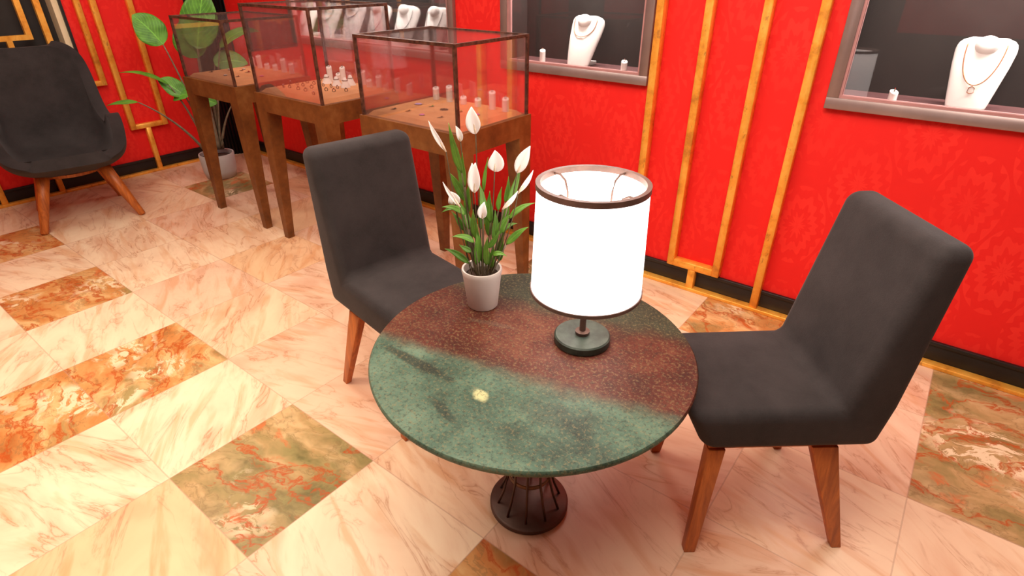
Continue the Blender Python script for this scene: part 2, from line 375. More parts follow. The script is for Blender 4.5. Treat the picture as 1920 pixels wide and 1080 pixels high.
ORD = ['first', 'second', 'third', 'fourth', 'fifth', 'sixth', 'seventh', 'eighth', 'ninth']

# ------------------------------------------------------------------ setting
XL, YR = -5.575, 2.865           # left wall plane, right wall plane
XE, YN = 3.2, -3.0               # the two walls behind the camera
H = 3.0
T = 0.5122
# floor of single marble tiles
x_lines = [-1.336 + T * i for i in range(-9, 10)]
y_lines = [-3.05, -2.70, -2.19, -1.67, -1.16, -0.645, -0.13, 0.383, 0.885, 1.400, 1.903, 2.415, 2.93]
x_lines[10:] = [-0.80, -0.27, 0.255, 0.765] + [0.765 + T * k for k in range(1, 6)]
dark = {(-3, 7): 'r', (-3, 6): 'r', (-1, 7): 'g', (-5, 7): 'r', (-7, 7): 'r', (1, 7): 'r', (-1, 6): 'x', (3, 10): 'g', (4, 10): 'r', (1, 11): 'r', (-7, 10): 'g', (-6, 11): 'x',
        (-5, 10): 'x', (-4, 9): 'x', (-1, 11): 'g', (-3, 11): 'x', (3, 7): 'g', (5, 7): 'r', (1, 5): 'g', (3, 5): 'r', (-4, 5): 'g', (-6, 5): 'r', (-6, 3): 'r', (-3, 3): 'g', (0, 3): 'r'}
pale = [mat_marble_pale('cream', (0.80, 0.61, 0.42)), mat_marble_pale('pink', (0.74, 0.50, 0.345)), mat_marble_pale('veined', (0.77, 0.545, 0.36))]
rust = [mat_marble_rust('orange', 0.25), mat_marble_rust('green', 1.0)]
soft = mat_marble_pale('amber', (0.74, 0.47, 0.27))
fm = pale + rust + [soft]
bm = bmesh.new(); uvt = bm.loops.layers.uv.new('tile'); uvv = bm.loops.layers.uv.new('vein')
for ix in range(len(x_lines) - 1):
    for iy in range(len(y_lines) - 1):
        x0, x1, y0, y1 = x_lines[ix], x_lines[ix + 1], y_lines[iy], y_lines[iy + 1]
        i = ix - 9
        if (i, iy) in ((3, 11), (4, 11)): continue
        if (i, iy) in ((3, 10), (4, 10)): y1 = y_lines[12]
        f = bm.faces.new([bm.verts.new((x, y, 0)) for x, y in ((x0, y0), (x1, y0), (x1, y1), (x0, y1))])
        k = dark.get((i, iy))
        if k is None:
            cream = (i <= 0 and iy in (6, 7)) or (iy == 8 and i <= -5)
            f.material_index = 0 if cream else random.choice((1, 2))
        else: f.material_index = {'r': 3, 'g': 4, 'x': 5}[k]
        ox, oy, an = random.uniform(0, 40), random.uniform(0, 40), random.choice((0.25, 0.45, -0.3, 0.7))
        for l, (u, v) in zip(f.loops, ((0, 0), (1, 0), (1, 1), (0, 1))):
            l[uvt].uv = (u, v)
            X, Y = (u - .5) * (x1 - x0), (v - .5) * (y1 - y0)
            l[uvv].uv = (ox + X * math.cos(an) - Y * math.sin(an), oy + X * math.sin(an) + Y * math.cos(an))
fl = new('floor', bm, fm); tag(fl, kind='structure')

def struct(name, bm, mat, parent=None, **k): return tag(new(name, bm, mat, parent, **k), kind='structure') if parent is None else new(name, bm, mat, parent, **k)
# niches in the right wall: (x0, x1) outer frame edges, z0, z1
WZ0, WZ1, FW = 1.060, 2.05, 0.047
WIN = [(-4.42, -2.655), (-2.280, -1.322), (-0.480, 1.30)]
bm = bmesh.new()
box(bm, XL - 0.02, XE, YR, YR + 0.45, 0, WZ0 + 0.02)
box(bm, XL - 0.02, XE, YR, YR + 0.45, WZ1 - 0.02, H)
edges = [XL - 0.02] + [v for w in WIN for v in (w[0] + 0.02, w[1] - 0.02)] + [XE]
for a, b in zip(edges[0::2], edges[1::2]): box(bm, a, b, YR, YR + 0.45, WZ0 + 0.02, WZ1 - 0.02)
struct('wall_right', bm, M['red'])
# left wall, with its own framed dark display recess
LW = (0.10, 1.69, 0.88, 2.05)     # y0,y1,z0,z1
bm = bmesh.new()
box(bm, XL - 0.3, XL, YN, YR + 0.02, 0, LW[2]); box(bm, XL - 0.3, XL, YN, YR + 0.02, LW[3], H)
box(bm, XL - 0.3, XL, YN, LW[0], LW[2], LW[3]); box(bm, XL - 0.3, XL, LW[1], YR + 0.02, LW[2], LW[3])
struct('wall_left', bm, M['red'])
bm = bmesh.new(); box(bm, XL, XE, YN - 0.1, YN, 0, H)
struct('wall_front', bm, M['darkwall'])
bm = bmesh.new(); box(bm, XE, XE + 0.1, YN, YR + 0.4, 0, H); struct('wall_east', bm, M['darkwall'])
for i, (x0, x1) in enumerate(((-4.9, -3.7), (-2.9, -1.7), (-0.9, 0.3), (1.1, 2.3))):
    bm = bmesh.new(); box(bm, x0, x1, YN, YN + 0.03, 0.9, 2.6); struct('trim_%d' % (20 + i), bm, M['red'])
bm = bmesh.new(); box(bm, XL, XE, YN, YR + 0.4, H, H + 0.1); struct('ceiling', bm, M['ceiling'])
# black baseboards with a lip, gold plinths
bm = bmesh.new(); box(bm, XL, XE, 2.853, YR, 0, 0.108); box(bm, XL, XE, 2.846, YR, 0.096, 0.114)
bevel(struct('baseboard_right', bm, M['black']), 0.002, 2)
bm = bmesh.new(); box(bm, XL, XL + 0.012, YN, YR, 0, 0.108); box(bm, XL, XL + 0.019, YN, YR, 0.096, 0.114)
bevel(struct('baseboard_left', bm, M['black']), 0.002, 2)
bm = bmesh.new(); box(bm, XL, XE, 2.806, 2.853, 0, 0.020); bevel(struct('trim_1', bm, M['gold']), 0.003, 2)
bm = bmesh.new(); box(bm, XL + 0.012, XL + 0.058, YN, 2.806, 0, 0.020); bevel(struct('trim_2', bm, M['gold']), 0.003, 2)
# gold bars; right wall pattern: outer pair to the plinth, inner pair joined to a box with a stem
def bars_right(x0, first):
    yA, yB = 2.812, YR
    def bar(n, parts):
        bm = bmesh.new()
        for p in parts: box(bm, p[0], p[1], yA, yB, p[2], p[3])
        bevel(struct('trim_%d' % n, bm, M['gold']), 0.002, 1)
    bar(first, [(x0, x0 + 0.038, 0.012, H)])
    a, b = x0 + 0.238, x0 + 0.533
    bar(first + 1, [(a, a + 0.038, 0.128, H), (b - 0.038, b, 0.128, H), (a + 0.0375, b - 0.0375, 0.128, 0.166), ((a + b) / 2 - 0.020, (a + b) / 2 + 0.020, 0.012, 0.129)])
    bar(first + 2, [(x0 + 0.720, x0 + 0.758, 0.012, H)])
bars_right(-1.303, 3)
def bar_left(n, parts):
    bm = bmesh.new()
    for y0, y1, z0, z1 in parts: box(bm, XL, XL + 0.045, y0, y1, z0, z1)
    bevel(struct('trim_%d' % n, bm, M['gold']), 0.002, 1)
bar_left(6, [(1.868, 1.912, 0.378, H), (2.130, 2.172, 0.378, H), (1.911, 2.131, 0.378, 0.416), (1.985, 2.022, 0.012, 0.379)])
bar_left(7, [(1.762, 1.804, 0.757, H), (1.60, 1.763, 0.757, 0.795)])
bar_left(8, [(1.224, 1.262, 0.012, 0.80), (1.224, 1.602, 0.757, 0.795)])
bar_left(9, [(0.845, 0.885, 0.012, 0.80)])
# corner column, fluted black
bm = bmesh.new()
cxx, cyy = XL, YR
pts = [(XL - 0.0, 2.59)]
for i in range(13):
    a = -math.pi / 2 + (math.pi / 2) * i / 12.0
    for da, rr in ((0.0, 0.155), (0.05, 0.175)):
        aa = min(a + da, 0.0); pts.append((XL + 0.005 + rr * math.cos(aa) * 0.9, YR - 0.115 + 0.11 + rr * math.sin(aa) * 1.55))
pts.append((XL + 0.165, YR)); pts.append((XL, YR))
b0 = [bm.verts.new((x, y, 0.0)) for x, y in pts]; b1 = [bm.verts.new((x, y, H)) for x, y in pts]
bm.faces.new(b0); bm.faces.new(b1)
for i in range(len(pts)): bm.faces.new((b0[i], b0[(i + 1) % len(pts)], b1[(i + 1) % len(pts)], b1[i]))
struct('trim_10', bm, M['blackcol'])
# display windows of the right wall
for i, (x0, x1) in enumerate(WIN):
    w = empty('window_%d' % (i + 1), (x0, YR, WZ0), kind='structure'); L = x1 - x0; Hh = WZ1 - WZ0
    bm = bmesh.new()
    ya, yb = -0.030, 0.020
    box(bm, 0, L, ya, yb, 0, FW); box(bm, 0, L, ya, yb, Hh - FW, Hh)
    box(bm, 0, FW, ya, yb, FW, Hh - FW); box(bm, L - FW, L, ya, yb, FW, Hh - FW)
    bevel(new('window_frame', bm, M['steel'], w), 0.0015, 1)
    bm = bmesh.new(); e = 0.010
    box(bm, FW, L - FW, ya + 0.006, 0.012, FW, FW + e); box(bm, FW, FW + e, ya + 0.006, 0.012, FW + e, Hh - FW); box(bm, L - FW - e, L - FW, ya + 0.006, 0.012, FW + e, Hh - FW)
    new('frame_bead', bm, M['reveal'], w)
    bm = bmesh.new(); box(bm, FW + e, L - FW - e, -0.006, -0.003, FW + e, Hh - FW); new('window_pane', bm, M['paneglass'], w)
    D = 0.195
    bm = bmesh.new()
    box(bm, 0.0, L, D, D + 0.02, 0, Hh); box(bm, 0.0, L, 0.02, D, Hh - 0.04, Hh)
    box(bm, L - 0.03, L, 0.02, D, 0, Hh - 0.04); box(bm, 0, 0.03, 0.02, D, 0, Hh - 0.04)
    new('niche_lining', bm, M['nichedark'], w)
    bm = bmesh.new(); box(bm, 0.03, L - 0.03, 0.02, D, 0.02, FW + 0.003); new('niche_shelf', bm, M['nichefloorlit' if i == 0 else 'nichefloor'], w)
    area('niche_strip_light', ((x0 + x1) / 2, YR + 0.085, WZ1 - 0.06), (R(-12), 0, 0), L - 0.3, (52 if i == 0 else 27 if i == 1 else 46), (1.0, 0.93, 0.86), 0.06)
# dark framed recess on the left wall
w = empty('window_4', (XL, LW[0], LW[2]), kind='structure'); Ly = LW[1] - LW[0]; Hh = LW[3] - LW[2]
bm = bmesh.new(); box(bm, -0.16, -0.12, 0, Ly, 0, Hh); new('niche_lining', bm, M['nichedark'], w)
bm = bmesh.new()
box(bm, -0.12, 0.016, Ly - 0.018, Ly, 0, Hh); box(bm, -0.12, 0.016, 0, 0.018, 0, Hh); box(bm, -0.12, 0.016, 0.018, Ly - 0.018, 0, 0.018); box(bm, -0.12, 0.016, 0.018, Ly - 0.018, Hh - 0.018, Hh)
new('window_frame', bm, M['black'], w)
bm = bmesh.new()
box(bm, -0.12, -0.004, Ly - 0.058, Ly - 0.018, 0.018, Hh - 0.018); new('reveal_strip', bm, M['cream'], w)
bm = bmesh.new(); yy = 1.512 - LW[0]
box(bm, -0.004, 0.03, yy, yy + 0.04, 0, Hh)
y2 = 1.398 - LW[0]; zb_ = 1.127 - LW[2]
box(bm, -0.004, 0.03, y2, y2 + 0.037, zb_, Hh); box(bm, -0.004, 0.03, 0.6, y2, zb_, zb_ + 0.034); box(bm, -0.004, 0.03, 1.20 - 0.03, 1.20 + 0.005, 0, zb_)
box(bm, -0.004, 0.03, 0.6 - 0.037, 0.6, zb_, Hh)
new('gold_fretwork', bm, M['gold'], w)

# ------------------------------------------------------------------ side table
TZ = 0.645; TX, TY = -0.768, 1.088
t = empty('side_table', (TX, TY, 0), 0, 'round side table with mottled green and rust stone top on a caged bronze pedestal', 'table')
bm = bmesh.new(); lathe(bm, [(0.440, 0.618), (0.452, 0.622), (0.458, 0.630), (0.460, 0.640), (0.456, 0.645)], 96)
o = sharp(new('tabletop', bm, M['tabletop'], t), 50)
o.location = (0, 0, 0)
bm = bmesh.new(); lathe(bm, [(0.128, 0.0), (0.132, 0.003), (0.132, 0.017), (0.126, 0.022)], 64); sharp(new('base_plate', bm, M['bronze'], t), 40)
bm = bmesh.new(); NR = 10
rz = 0.145
tor = [(0.066 + 0.004 * math.cos(a), rz + 0.009 * math.sin(a)) for a in [2 * math.pi * k / 10 for k in range(10)]]
lathe(bm, tor, 48, close=True); new('waist_ring', bm, M['ringbronze'], t, True)
bm = bmesh.new(); lathe(bm, [(0.13, 0.602), (0.15, 0.604), (0.15, 0.618), (0.13, 0.6185)], 48); sharp(new('top_plate', bm, M['bronze'], t), 40)
for k in range(NR):
    a = 2 * math.pi * (k + 0.35) / NR; c, s_ = math.cos(a), math.sin(a)
    bm = bmesh.new()
    prof = [(0.106, 0.020), (0.086, 0.08), (0.070, 0.145), (0.060, 0.28), (0.070, 0.42), (0.100, 0.54), (0.128, 0.606)]
    tube(bm, [(r * c, r * s_, z) for r, z in prof], 0.0042, 8)
    new('cage_rod', bm, M['bronze'], t, True)

# ------------------------------------------------------------------ table lamp
LX, LY = -0.676, 1.208
lz = TZ
t = empty('table_lamp', (LX, LY, lz), 0, 'lit table lamp with white drum shade and dark bronze rims on the round table', 'lamp')
bm = bmesh.new(); lathe(bm, [(0.076, 0.0), (0.081, 0.003), (0.081, 0.022), (0.077, 0.026)], 64); sharp(new('lamp_base', bm, M['patina'], t), 40)
bm = bmesh.new(); lathe(bm, [(0.020, 0.026), (0.021, 0.036), (0.009, 0.038), (0.009, 0.26)], 24); sharp(new('lamp_stem', bm, M['bronze'], t), 40)
sb, st_, rb, rt_ = 0.822 - lz, 1.120 - lz, 0.1515, 0.1425
bm = bmesh.new(); lathe(bm, [(rb, sb), (rt_, st_), (rt_ - 0.003, st_), (rb - 0.003, sb)], 96, close=True); new('lamp_shade', bm, M['shade'], t, False)
for p in bpy.data.objects['lamp_shade'].data.polygons: p.use_smooth = True
for nm, r, z, hh in (('top_rim', rt_, st_, 0.0075), ('bottom_rim', rb, sb, 0.005)):
    bm = bmesh.new(); lathe(bm, [(r + 0.003, z - hh), (r + 0.003, z + hh), (r - 0.009, z + hh), (r - 0.009, z - hh)], 96, close=True); sharp(new(nm, bm, M['lampbronze'], t), 40)
bm = bmesh.new(); lathe(bm, [(0.016, 0.20), (0.030, 0.235), (0.033, 0.255), (0.026, 0.28), (0.010, 0.292)], 24); new('light_bulb', bm, M['bulb'], t, True)
for k, a in enumerate((R(170), R(82), R(350), R(258))):
    c, s_ = math.cos(a), math.sin(a); bm = bmesh.new()
    r0 = rt_ - 0.004
    pth = [(r0 * c, r0 * s_, st_ - 0.002), ((r0 - 0.025) * c, (r0 - 0.025) * s_, st_ + 0.0), ((r0 - 0.044) * c, (r0 - 0.044) * s_, st_ - 0.012), ((r0 - 0.054) * c, (r0 - 0.054) * s_, st_ - 0.04),
           ((r0 - 0.058) * c, (r0 - 0.058) * s_, st_ - 0.13), (0.012 * c, 0.012 * s_, 0.10)]
    tube(bm, pth, 0.0030, 6); new('spider_wire', bm, M['lampbronze'], t, True)
pl = bpy.data.lights.new('lamp_bulb_light', 'POINT'); pl.energy = 1.5; pl.color = (1.0, 0.84, 0.72); pl.shadow_soft_size = 0.03
po = bpy.data.objects.new('lamp_bulb_light', pl); COL.objects.link(po); po.location = (LX, LY, lz + 0.33)

# ------------------------------------------------------------------ peace lily
PX, PY = -1.037, 1.187
t = empty('potted_peace_lily', (PX, PY, TZ), 0, 'peace lily with white flowers in a small white pot on the round table', 'plant')
nx, ny = PX / math.hypot(PX, PY), PY / math.hypot(PX, PY); rt = Vector((ny, -nx, 0)); dp = Vector((nx, ny, 0))
def PP(r, z, d=0.0): return rt * r + dp * d + Vector((0, 0, z - TZ))
bm = bmesh.new(); lathe(bm, [(0.044, 0.0), (0.048, 0.004), (0.0615, 0.118), (0.064, 0.128), (0.0625, 0.135), (0.057, 0.134), (0.054, 0.120), (0.052, 0.105)], 48); sharp(new('pot', bm, M['ceramic'], t), 50)
bm = bmesh.new(); lathe(bm, [(0.02, 0.100), (0.0525, 0.112), (0.030, 0.118)], 24); new('soil', bm, M['soil'], t, True)
spathe = lambda s: max(0.04, math.sin(math.pi * min(1, s * 0.98 + 0.02) ** 0.88)) ** 0.9
flowers = [(-.132, 1.235, -.090, 1.148, .35, .0), (-.060, 1.215, -.049, 1.171, .45, .02), (-.015, 1.268, -.006, 1.194, 1.0, .01), (-.019, 1.110, -.025, 1.052, .6, .02),
           (-.009, 1.123, -.014, 1.034, .9, -.02), (.046, 1.151, .045, 1.089, 1.15, .0), (.146, 1.159, .110, 1.080, .9, .01), (.153, 1.099, .111, 1.029, .35, -.02),
           (-.102, 1.073, -.057, .995, .3, -.03), (-.083, 1.033, -.074, .992, .9, .0), (.013, 1.011, .006, .958, .7, -.03), (.109, 1.042, .065, .985, .35, -.03)]
for k, (tr_, tz, br, bz, wf_, dd) in enumerate(flowers):
    root = PP(br * 0.30 + 0.004 * (k % 3 - 1), TZ + 0.112, dd * 0.5 + 0.01 * ((k * 37) % 5 - 2) / 2)
    base = PP(br, bz, dd); tip = PP(tr_, tz, dd - 0.008)
    fo = None
    bm = bmesh.new(); mid = (base + tip) / 2 + rt * (0.006 * (1 if k % 2 else -1)) - dp * 0.01
    leafmesh(bm, bez(base, mid, tip, 12), 0.020 * wf_, spathe, -dp + Vector((0, 0, 0.5)), 0.5, 0.0008, 7)
    fo = new('flower', bm, M['petal'], t, True)
    bm = bmesh.new(); tube(bm, bez(root, PP(br * 0.8, (TZ + 0.12 + bz) / 2, dd), base, 10), 0.0016, 6); new('flower_stalk', bm, M['stem'], fo, True)
    bm = bmesh.new(); q = (tip - base).normalized(); s0 = base - dp * 0.004
    tube(bm, [s0, s0 + q * 0.012, s0 + q * 0.028, s0 + q * 0.034], [0.002, 0.0032, 0.0028, 0.001], 8); new('spadix', bm, M['spadix'], fo, True)
lance = lambda s: max(0.04, math.sin(math.pi * min(1, s) ** 0.62)) ** 1.1
# (tip r, tip z, blade base r, base z, width, depth)
leaves = [(-.079, 1.227, -.049, 1.085, .013, .0), (-.068, 1.116, -.045, 1.02, .010, .02), (-.088, 1.075, -.04, .985, .014, .03), (-.110, .994, -.045, .965, .010, -.02),
          (.161, .995, .085, .945, .011, -.01), (.142, .925, .075, .865, .012, -.02), (-.110, .861, -.038, .805, .012, -.02), (-.086, .906, -.02, .880, .011, -.03), (.077, .837, .035, .835, .009, -.03),
          (.086, .965, .045, .895, .014, -.02), (.111, .925, .065, .895, .009, .0), (.121, 1.104, .083, .98, .012, .01), (.028, 1.122, .012, 1.02, .007, .02), (.086, 1.063, .075, .985, .010, .02),
          (.067, 1.027, .055, .955, .009, .03), (-.115, .965, -.055, .975, .008, .0), (-.03, 1.05, -.035, .96, .013, .01), (.0, 1.06, .008, .965, .013, -.01), (.03, 1.03, .03, .93, .014, .0),
          (-.06, 1.00, -.035, .91, .015, .0), (-.02, .985, -.012, .885, .014, -.02), (.045, .96, .04, .86, .014, .02), (.07, .90, .055, .80, .016, .0), (-.055, .93, -.032, .82, .014, .01),
          (.02, .90, .015, .80, .014, -.025), (-.01, .93, -.015, .80, .016, -.02), (.03, .985, .025, .87, .012, .03), (-.035, .86, -.02, .785, .016, .02), (.04, .86, .028, .785, .014, -.015), (.0, .99, .0, .90, .013, .02),
          (-.045, 1.14, -.042, 1.04, .011, .01), (-.085, .96, -.05, .90, .012, .015), (.095, 1.00, .07, .90, .012, .03), (.055, .92, .02, .86, .010, -.03), (-.065, .88, -.03, .85, .010, -.03), (.015, .87, .0, .80, .015, .0)]
for k, (tr_, tz, br, bz, wd, dd) in enumerate(leaves):
    root = PP(br * 0.35, TZ + 0.110, dd * 0.6); base = PP(br, bz, dd); tip = PP(tr_, tz, dd * 1.4)
    mid = (base + tip) / 2 + Vector((0, 0, 0.018 if abs(tr_ - br) > 0.04 else 0.0)) + rt * 0.004 * (1 if k % 2 else -1)
    bm = bmesh.new(); leafmesh(bm, bez(base, mid, tip, 12), wd * 0.88, lance, -dp + Vector((0, 0, 0.9)) + rt * (0.5 * (1 if k % 2 else -1)), 0.35, 0.0007, 5, 0.1)
    lo_ = new('leaf', bm, M['leaf'], t, True)
    bm = bmesh.new(); tube(bm, bez(root, (root + base) / 2, base, 6), 0.0019, 6); new('leaf_stalk', bm, M['greystem'] if k % 2 else M['stem'], lo_, True)

# ------------------------------------------------------------------ dining chairs
def make_dining_chair():
    t = empty('dining_chair')
    w = 0.212
    prof = [(0.226, 0.414), (0.293, 0.548), (-0.130, 0.553), (-0.222, 1.036), (-0.316, 1.036), (-0.285, 0.56), (-0.262, 0.414)]
    bm = bmesh.new()
    # loft across the width, slightly pulled in at both sides for soft flanks
    xs = [-w, -w + 0.012, 0, w - 0.012, w]
    rows = [[bm.verts.new((x, y, z)) for y, z in prof] for x in (-w, w)]
    n = len(prof)
    for i in range(n): bm.faces.new((rows[0][i], rows[0][(i + 1) % n], rows[1][(i + 1) % n], rows[1][i]))
    bm.faces.new(rows[0][::-1]); bm.faces.new(rows[1])
    o = new('upholstered_shell', bm, M['fabric'], t)
    bevel(o, 0.036, 7, 12)
    bm = bmesh.new(); box(bm, -0.180, 0.180, -0.165, 0.205, 0.400, 0.4145); new('seat_frame', bm, M['oak'], t)
    for sx in (-1, 1):
        def P(x, y, z): return (sx * x, y, z)
        bm = bmesh.new()
        hexa(bm, [P(.196, .195, 0), P(.226, .195, 0), P(.226, .230, 0), P(.196, .230, 0)], [P(.150, .158, .4005), P(.188, .158, .4005), P(.188, .208, .4005), P(.150, .208, .4005)])
        bevel(new('leg', bm, M['oak'], t), 0.003, 2)
        bm = bmesh.new()
        hexa(bm, [P(.198, -.272, 0), P(.224, -.272, 0), P(.224, -.240, 0), P(.198, -.240, 0)], [P(.150, -.170, .4005), P(.186, -.170, .4005), P(.186, -.092, .4005), P(.150, -.092, .4005)])
        bevel(new('leg', bm, M['oak'], t), 0.003, 2)
    return t
c1 = make_dining_chair(); c1.location = (-0.236, 1.550, 0); c1.rotation_euler = (0, 0, R(219.5 - 90))
tag(c1, 'charcoal upholstered dining chair to the right of the round table, back to the red wall', 'chair', 'charcoal dining chairs at the round table')
c2 = copy_tree(c1); c2.location = (-1.500, 1.286, 0); c2.rotation_euler = (0, 0, R(-9.7 - 90))
c2['label'] = 'charcoal upholstered dining chair left of the round table, behind the peace lily pot'

# ------------------------------------------------------------------ bucket armchair
t = empty('armchair', (-4.885, 1.190, 0), R(-12 - 90), 'dark grey bucket armchair with winged back and splayed wooden legs by the left wall', 'armchair')
sec = [(.335, .470, (0, .3, 1), .215, .012), (.300, .452, (0, .1, 1), .285, .046), (.200, .395, (0, 0, 1), .335, .150), (.060, .350, (0, 0, 1), .356, .290), (-.090, .345, (0, .15, 1), .360, .340),
       (-.220, .380, (0, .45, .9), .352, .315), (-.300, .465, (0, .75, .62), .338, .230), (-.345, .580, (0, .85, .42), .320, .145), (-.375, .720, (0, 1, .12), .312, .085),
       (-.398, .870, (0, 1, .0), .312, .055), (-.413, .980, (0, 1, .0), .306, .036), (-.422, 1.045, (0, 1, .1), .288, .024), (-.427, 1.090, (0, 1, .5), .240, .016), (-.428, 1.105, (0, .6, .9), .175, .010)]
bm = bmesh.new(); NU = 17; rows = []
for y, z, nn, w, h in sec:
    nv = Vector(nn).normalized(); row = []
    for k in range(NU):
        u = 2 * k / (NU - 1) - 1; a = abs(u)
        x = w * math.sin(a * math.pi / 2) ** 0.9 * (1 if u >= 0 else -1)
        row.append(bm.verts.new(Vector((x, y, z)) + nv * (h * a ** 2.6)))
    rows.append(row)
for i in range(len(rows) - 1):
    for k in range(NU - 1): bm.faces.new((rows[i][k], rows[i][k + 1], rows[i + 1][k + 1], rows[i + 1][k]))
o = new('upholstered_shell', bm, M['fabric'], t, True)
m = o.modifiers.new('sol', 'SOLIDIFY'); m.thickness = 0.078; m.offset = 0.0
m = o.modifiers.new('bev', 'BEVEL'); m.width = 0.028; m.segments = 3; m.limit_method = 'ANGLE'; m.angle_limit = R(60)
m = o.modifiers.new('sub', 'SUBSURF'); m.levels = 1; m.render_levels = 2
bm = bmesh.new(); lathe(bm, [(0.17, 0.325), (0.19, 0.330), (0.19, 0.350), (0.17, 0.354)], 32); sharp(new('seat_frame', bm, M['oak'], t), 40)
# legs: local x to the sitter's right, y forward
for fx, fy in ((-.305, .270), (.285, .250), (-.265, -.300), (.265, -.300)):
    bm = bmesh.new(); tx, ty = fx * 0.56, fy * 0.56
    ln = Vector((tx - fx, ty - fy, 0.40))
    tube(bm, [(fx, fy, 0.0), (fx + ln.x * 0.02, fy + ln.y * .02, 0.008), (fx + ln.x * .5, fy + ln.y * .5, 0.20), (tx, ty, 0.40)], [0.020, 0.023, 0.034, 0.043], 16)
    new('leg', bm, M['oak'], t, True)

# ------------------------------------------------------------------ glass display cases
CY0, CY1, CZ = 1.842, 2.385, 0.945
def make_case(x0, x1, ztop, label):
    w, d = x1 - x0, CY1 - CY0
    t = empty('display_case', (x0, CY0, 0), 0, label, 'display case', 'glass jewellery cases on tall legs')
    bm = bmesh.new(); ah = 0.105
    for a in ((0, w, 0, 0.03), (0, w, d - 0.03, d), (0, 0.03, 0.03, d - 0.03), (w - 0.03, w, 0.03, d - 0.03)): box(bm, *a, CZ - ah, CZ)
    box(bm, 0.03, w - 0.03, 0.03, d - 0.03, CZ - 0.03, CZ)
    new('apron', bm, M['stand'], t)
    for cx, sx in ((0, 1), (w, -1)):
        for cy, sy in ((0, 1), (d, -1)):
            bm = bmesh.new(); f_, g_ = 0.045, 0.095
            P = lambda a, b, z: (cx + sx * a, cy + sy * b, z)
            hexa(bm, [P(0, 0, 0), P(f_, 0, 0), P(f_, f_, 0), P(0, f_, 0)], [P(0, 0, CZ - ah), P(g_, 0, CZ - ah), P(g_, g_, CZ - ah), P(0, g_, CZ - ah)])
            new('leg', bm, M['stand'], t)
    bm = bmesh.new(); e, g = 0.030, 0.052
    hexa(bm, [(e, e, CZ), (w - e, e, CZ), (w - e, d - e, CZ), (e, d - e, CZ)], [(g, g, CZ + .020), (w - g, g, CZ + .020), (w - g, d - g, CZ + .020), (g, d - g, CZ + .020)])
    new('display_board', bm, M['board'], t)
    gi, r = 0.010, 0.014
    cov = None
    bm = bmesh.new(); z0, z1 = CZ, ztop
    for cx in (gi, w - gi - r):
        for cy in (gi, d - gi - r): box(bm, cx, cx + r, cy, cy + r, z0, z1)
    for z in (z1 - r,):
        box(bm, gi + r, w - gi - r, gi, gi + r, z, z + r); box(bm, gi + r, w - gi - r, d - gi - r, d - gi, z, z + r)
        box(bm, gi, gi + r, gi + r, d - gi - r, z, z + r); box(bm, w - gi - r, w - gi, gi + r, d - gi - r, z, z + r)
    cov = new('glass_cover', bm, M['caseframe'], t)
    k = 0.004
    for a in ((gi + r, w - gi - r, gi + k, gi + k + .003, z0, z1 - r), (gi + r, w - gi - r, d - gi - k - .003, d - gi - k, z0, z1 - r), (gi + k, gi + k + .003, gi + r, d - gi - r, z0, z1 - r),
              (w - gi - k - .003, w - gi - k, gi + r, d - gi - r, z0, z1 - r), (gi + r, w - gi - r, gi + r, d - gi - r, z1 - .007, z1 - .004)):
        bm = bmesh.new(); box(bm, *a); new('glass_pane', bm, M['caseglass'], cov)
    return t
BZ = CZ + 0.020
make_case(-4.246, -3.586, 1.320, 'low glass jewellery case on four tapered legs, farthest left beside the big plant')
make_case(-3.368, -2.706, 1.418, 'tallest glass jewellery case, in the middle, holding rings and ring cones')
make_case(-2.398, -1.722, 1.318, 'glass jewellery case on tapered legs nearest the lamp, behind the left dining chair')

def make_stand(h, rz=0.6):           # slant-topped cylinder
    bm = bmesh.new(); n = 20; r = 0.0165; b, tp = [], []
    for k in range(n):
        a = 2 * math.pi * k / n; x, y = r * math.cos(a), r * math.sin(a)
        b.append(bm.verts.new((x, y, 0))); tp.append(bm.verts.new((x, y, h - 0.007 + 0.007 * (y / r))))
    bm.faces.new(b[::-1]); tf = bm.faces.new(tp)
    for k in range(n): bm.faces.new((b[k], b[(k + 1) % n], tp[(k + 1) % n], tp[k]))
    o = sharp(new('ring_stand', bm, M['bust']), 40); bevel(o, 0.0015, 2); o.rotation_euler = (0, 0, rz); return o
def make_ring(rad=0.0100, gem='dark', flat=False):
    bm = bmesh.new(); n = 20
    tube(bm, [(rad * math.cos(2 * math.pi * k / n), 0, rad + rad * math.sin(2 * math.pi * k / n)) for k in range(n)], 0.0022, 6, True)
    o = new('ring', bm, M['ringmetal'], None, True)
    bm = bmesh.new(); bmesh.ops.create_icosphere(bm, subdivisions=1, radius=0.0034)
    bmesh.ops.translate(bm, verts=bm.verts, vec=(0, 0, 2 * rad + 0.002)); new('gemstone', bm, M['gem'][gem], o)
    return o
ringproto = {g: make_ring(0.0085, g) for g in ('dark', 'white', 'red')}
first_used = {}
def place_ring(g, loc, rz, label, group, sc=1.0):
    if g not in first_used: o = ringproto[g]; first_used[g] = 1
    else: o = copy_tree(ringproto[g])
    o.location = loc; o.rotation_euler = (0, 0, rz); o.scale = (sc, sc, sc)
    return tag(o, label, 'ring', group)
def stand_at(x, y, z0, h, label, group, gem='dark', rz=0.6, sc=1.0, where=''):
    o = make_stand(h, rz); o.location = (x, y, z0); tag(o, label, 'ring stand', group)
    place_ring(gem, (x, y, z0 + h - 0.0075), rz + 0.9, 'tiny ring on the ' + where, 'rings on white stands', 0.7)
    return o
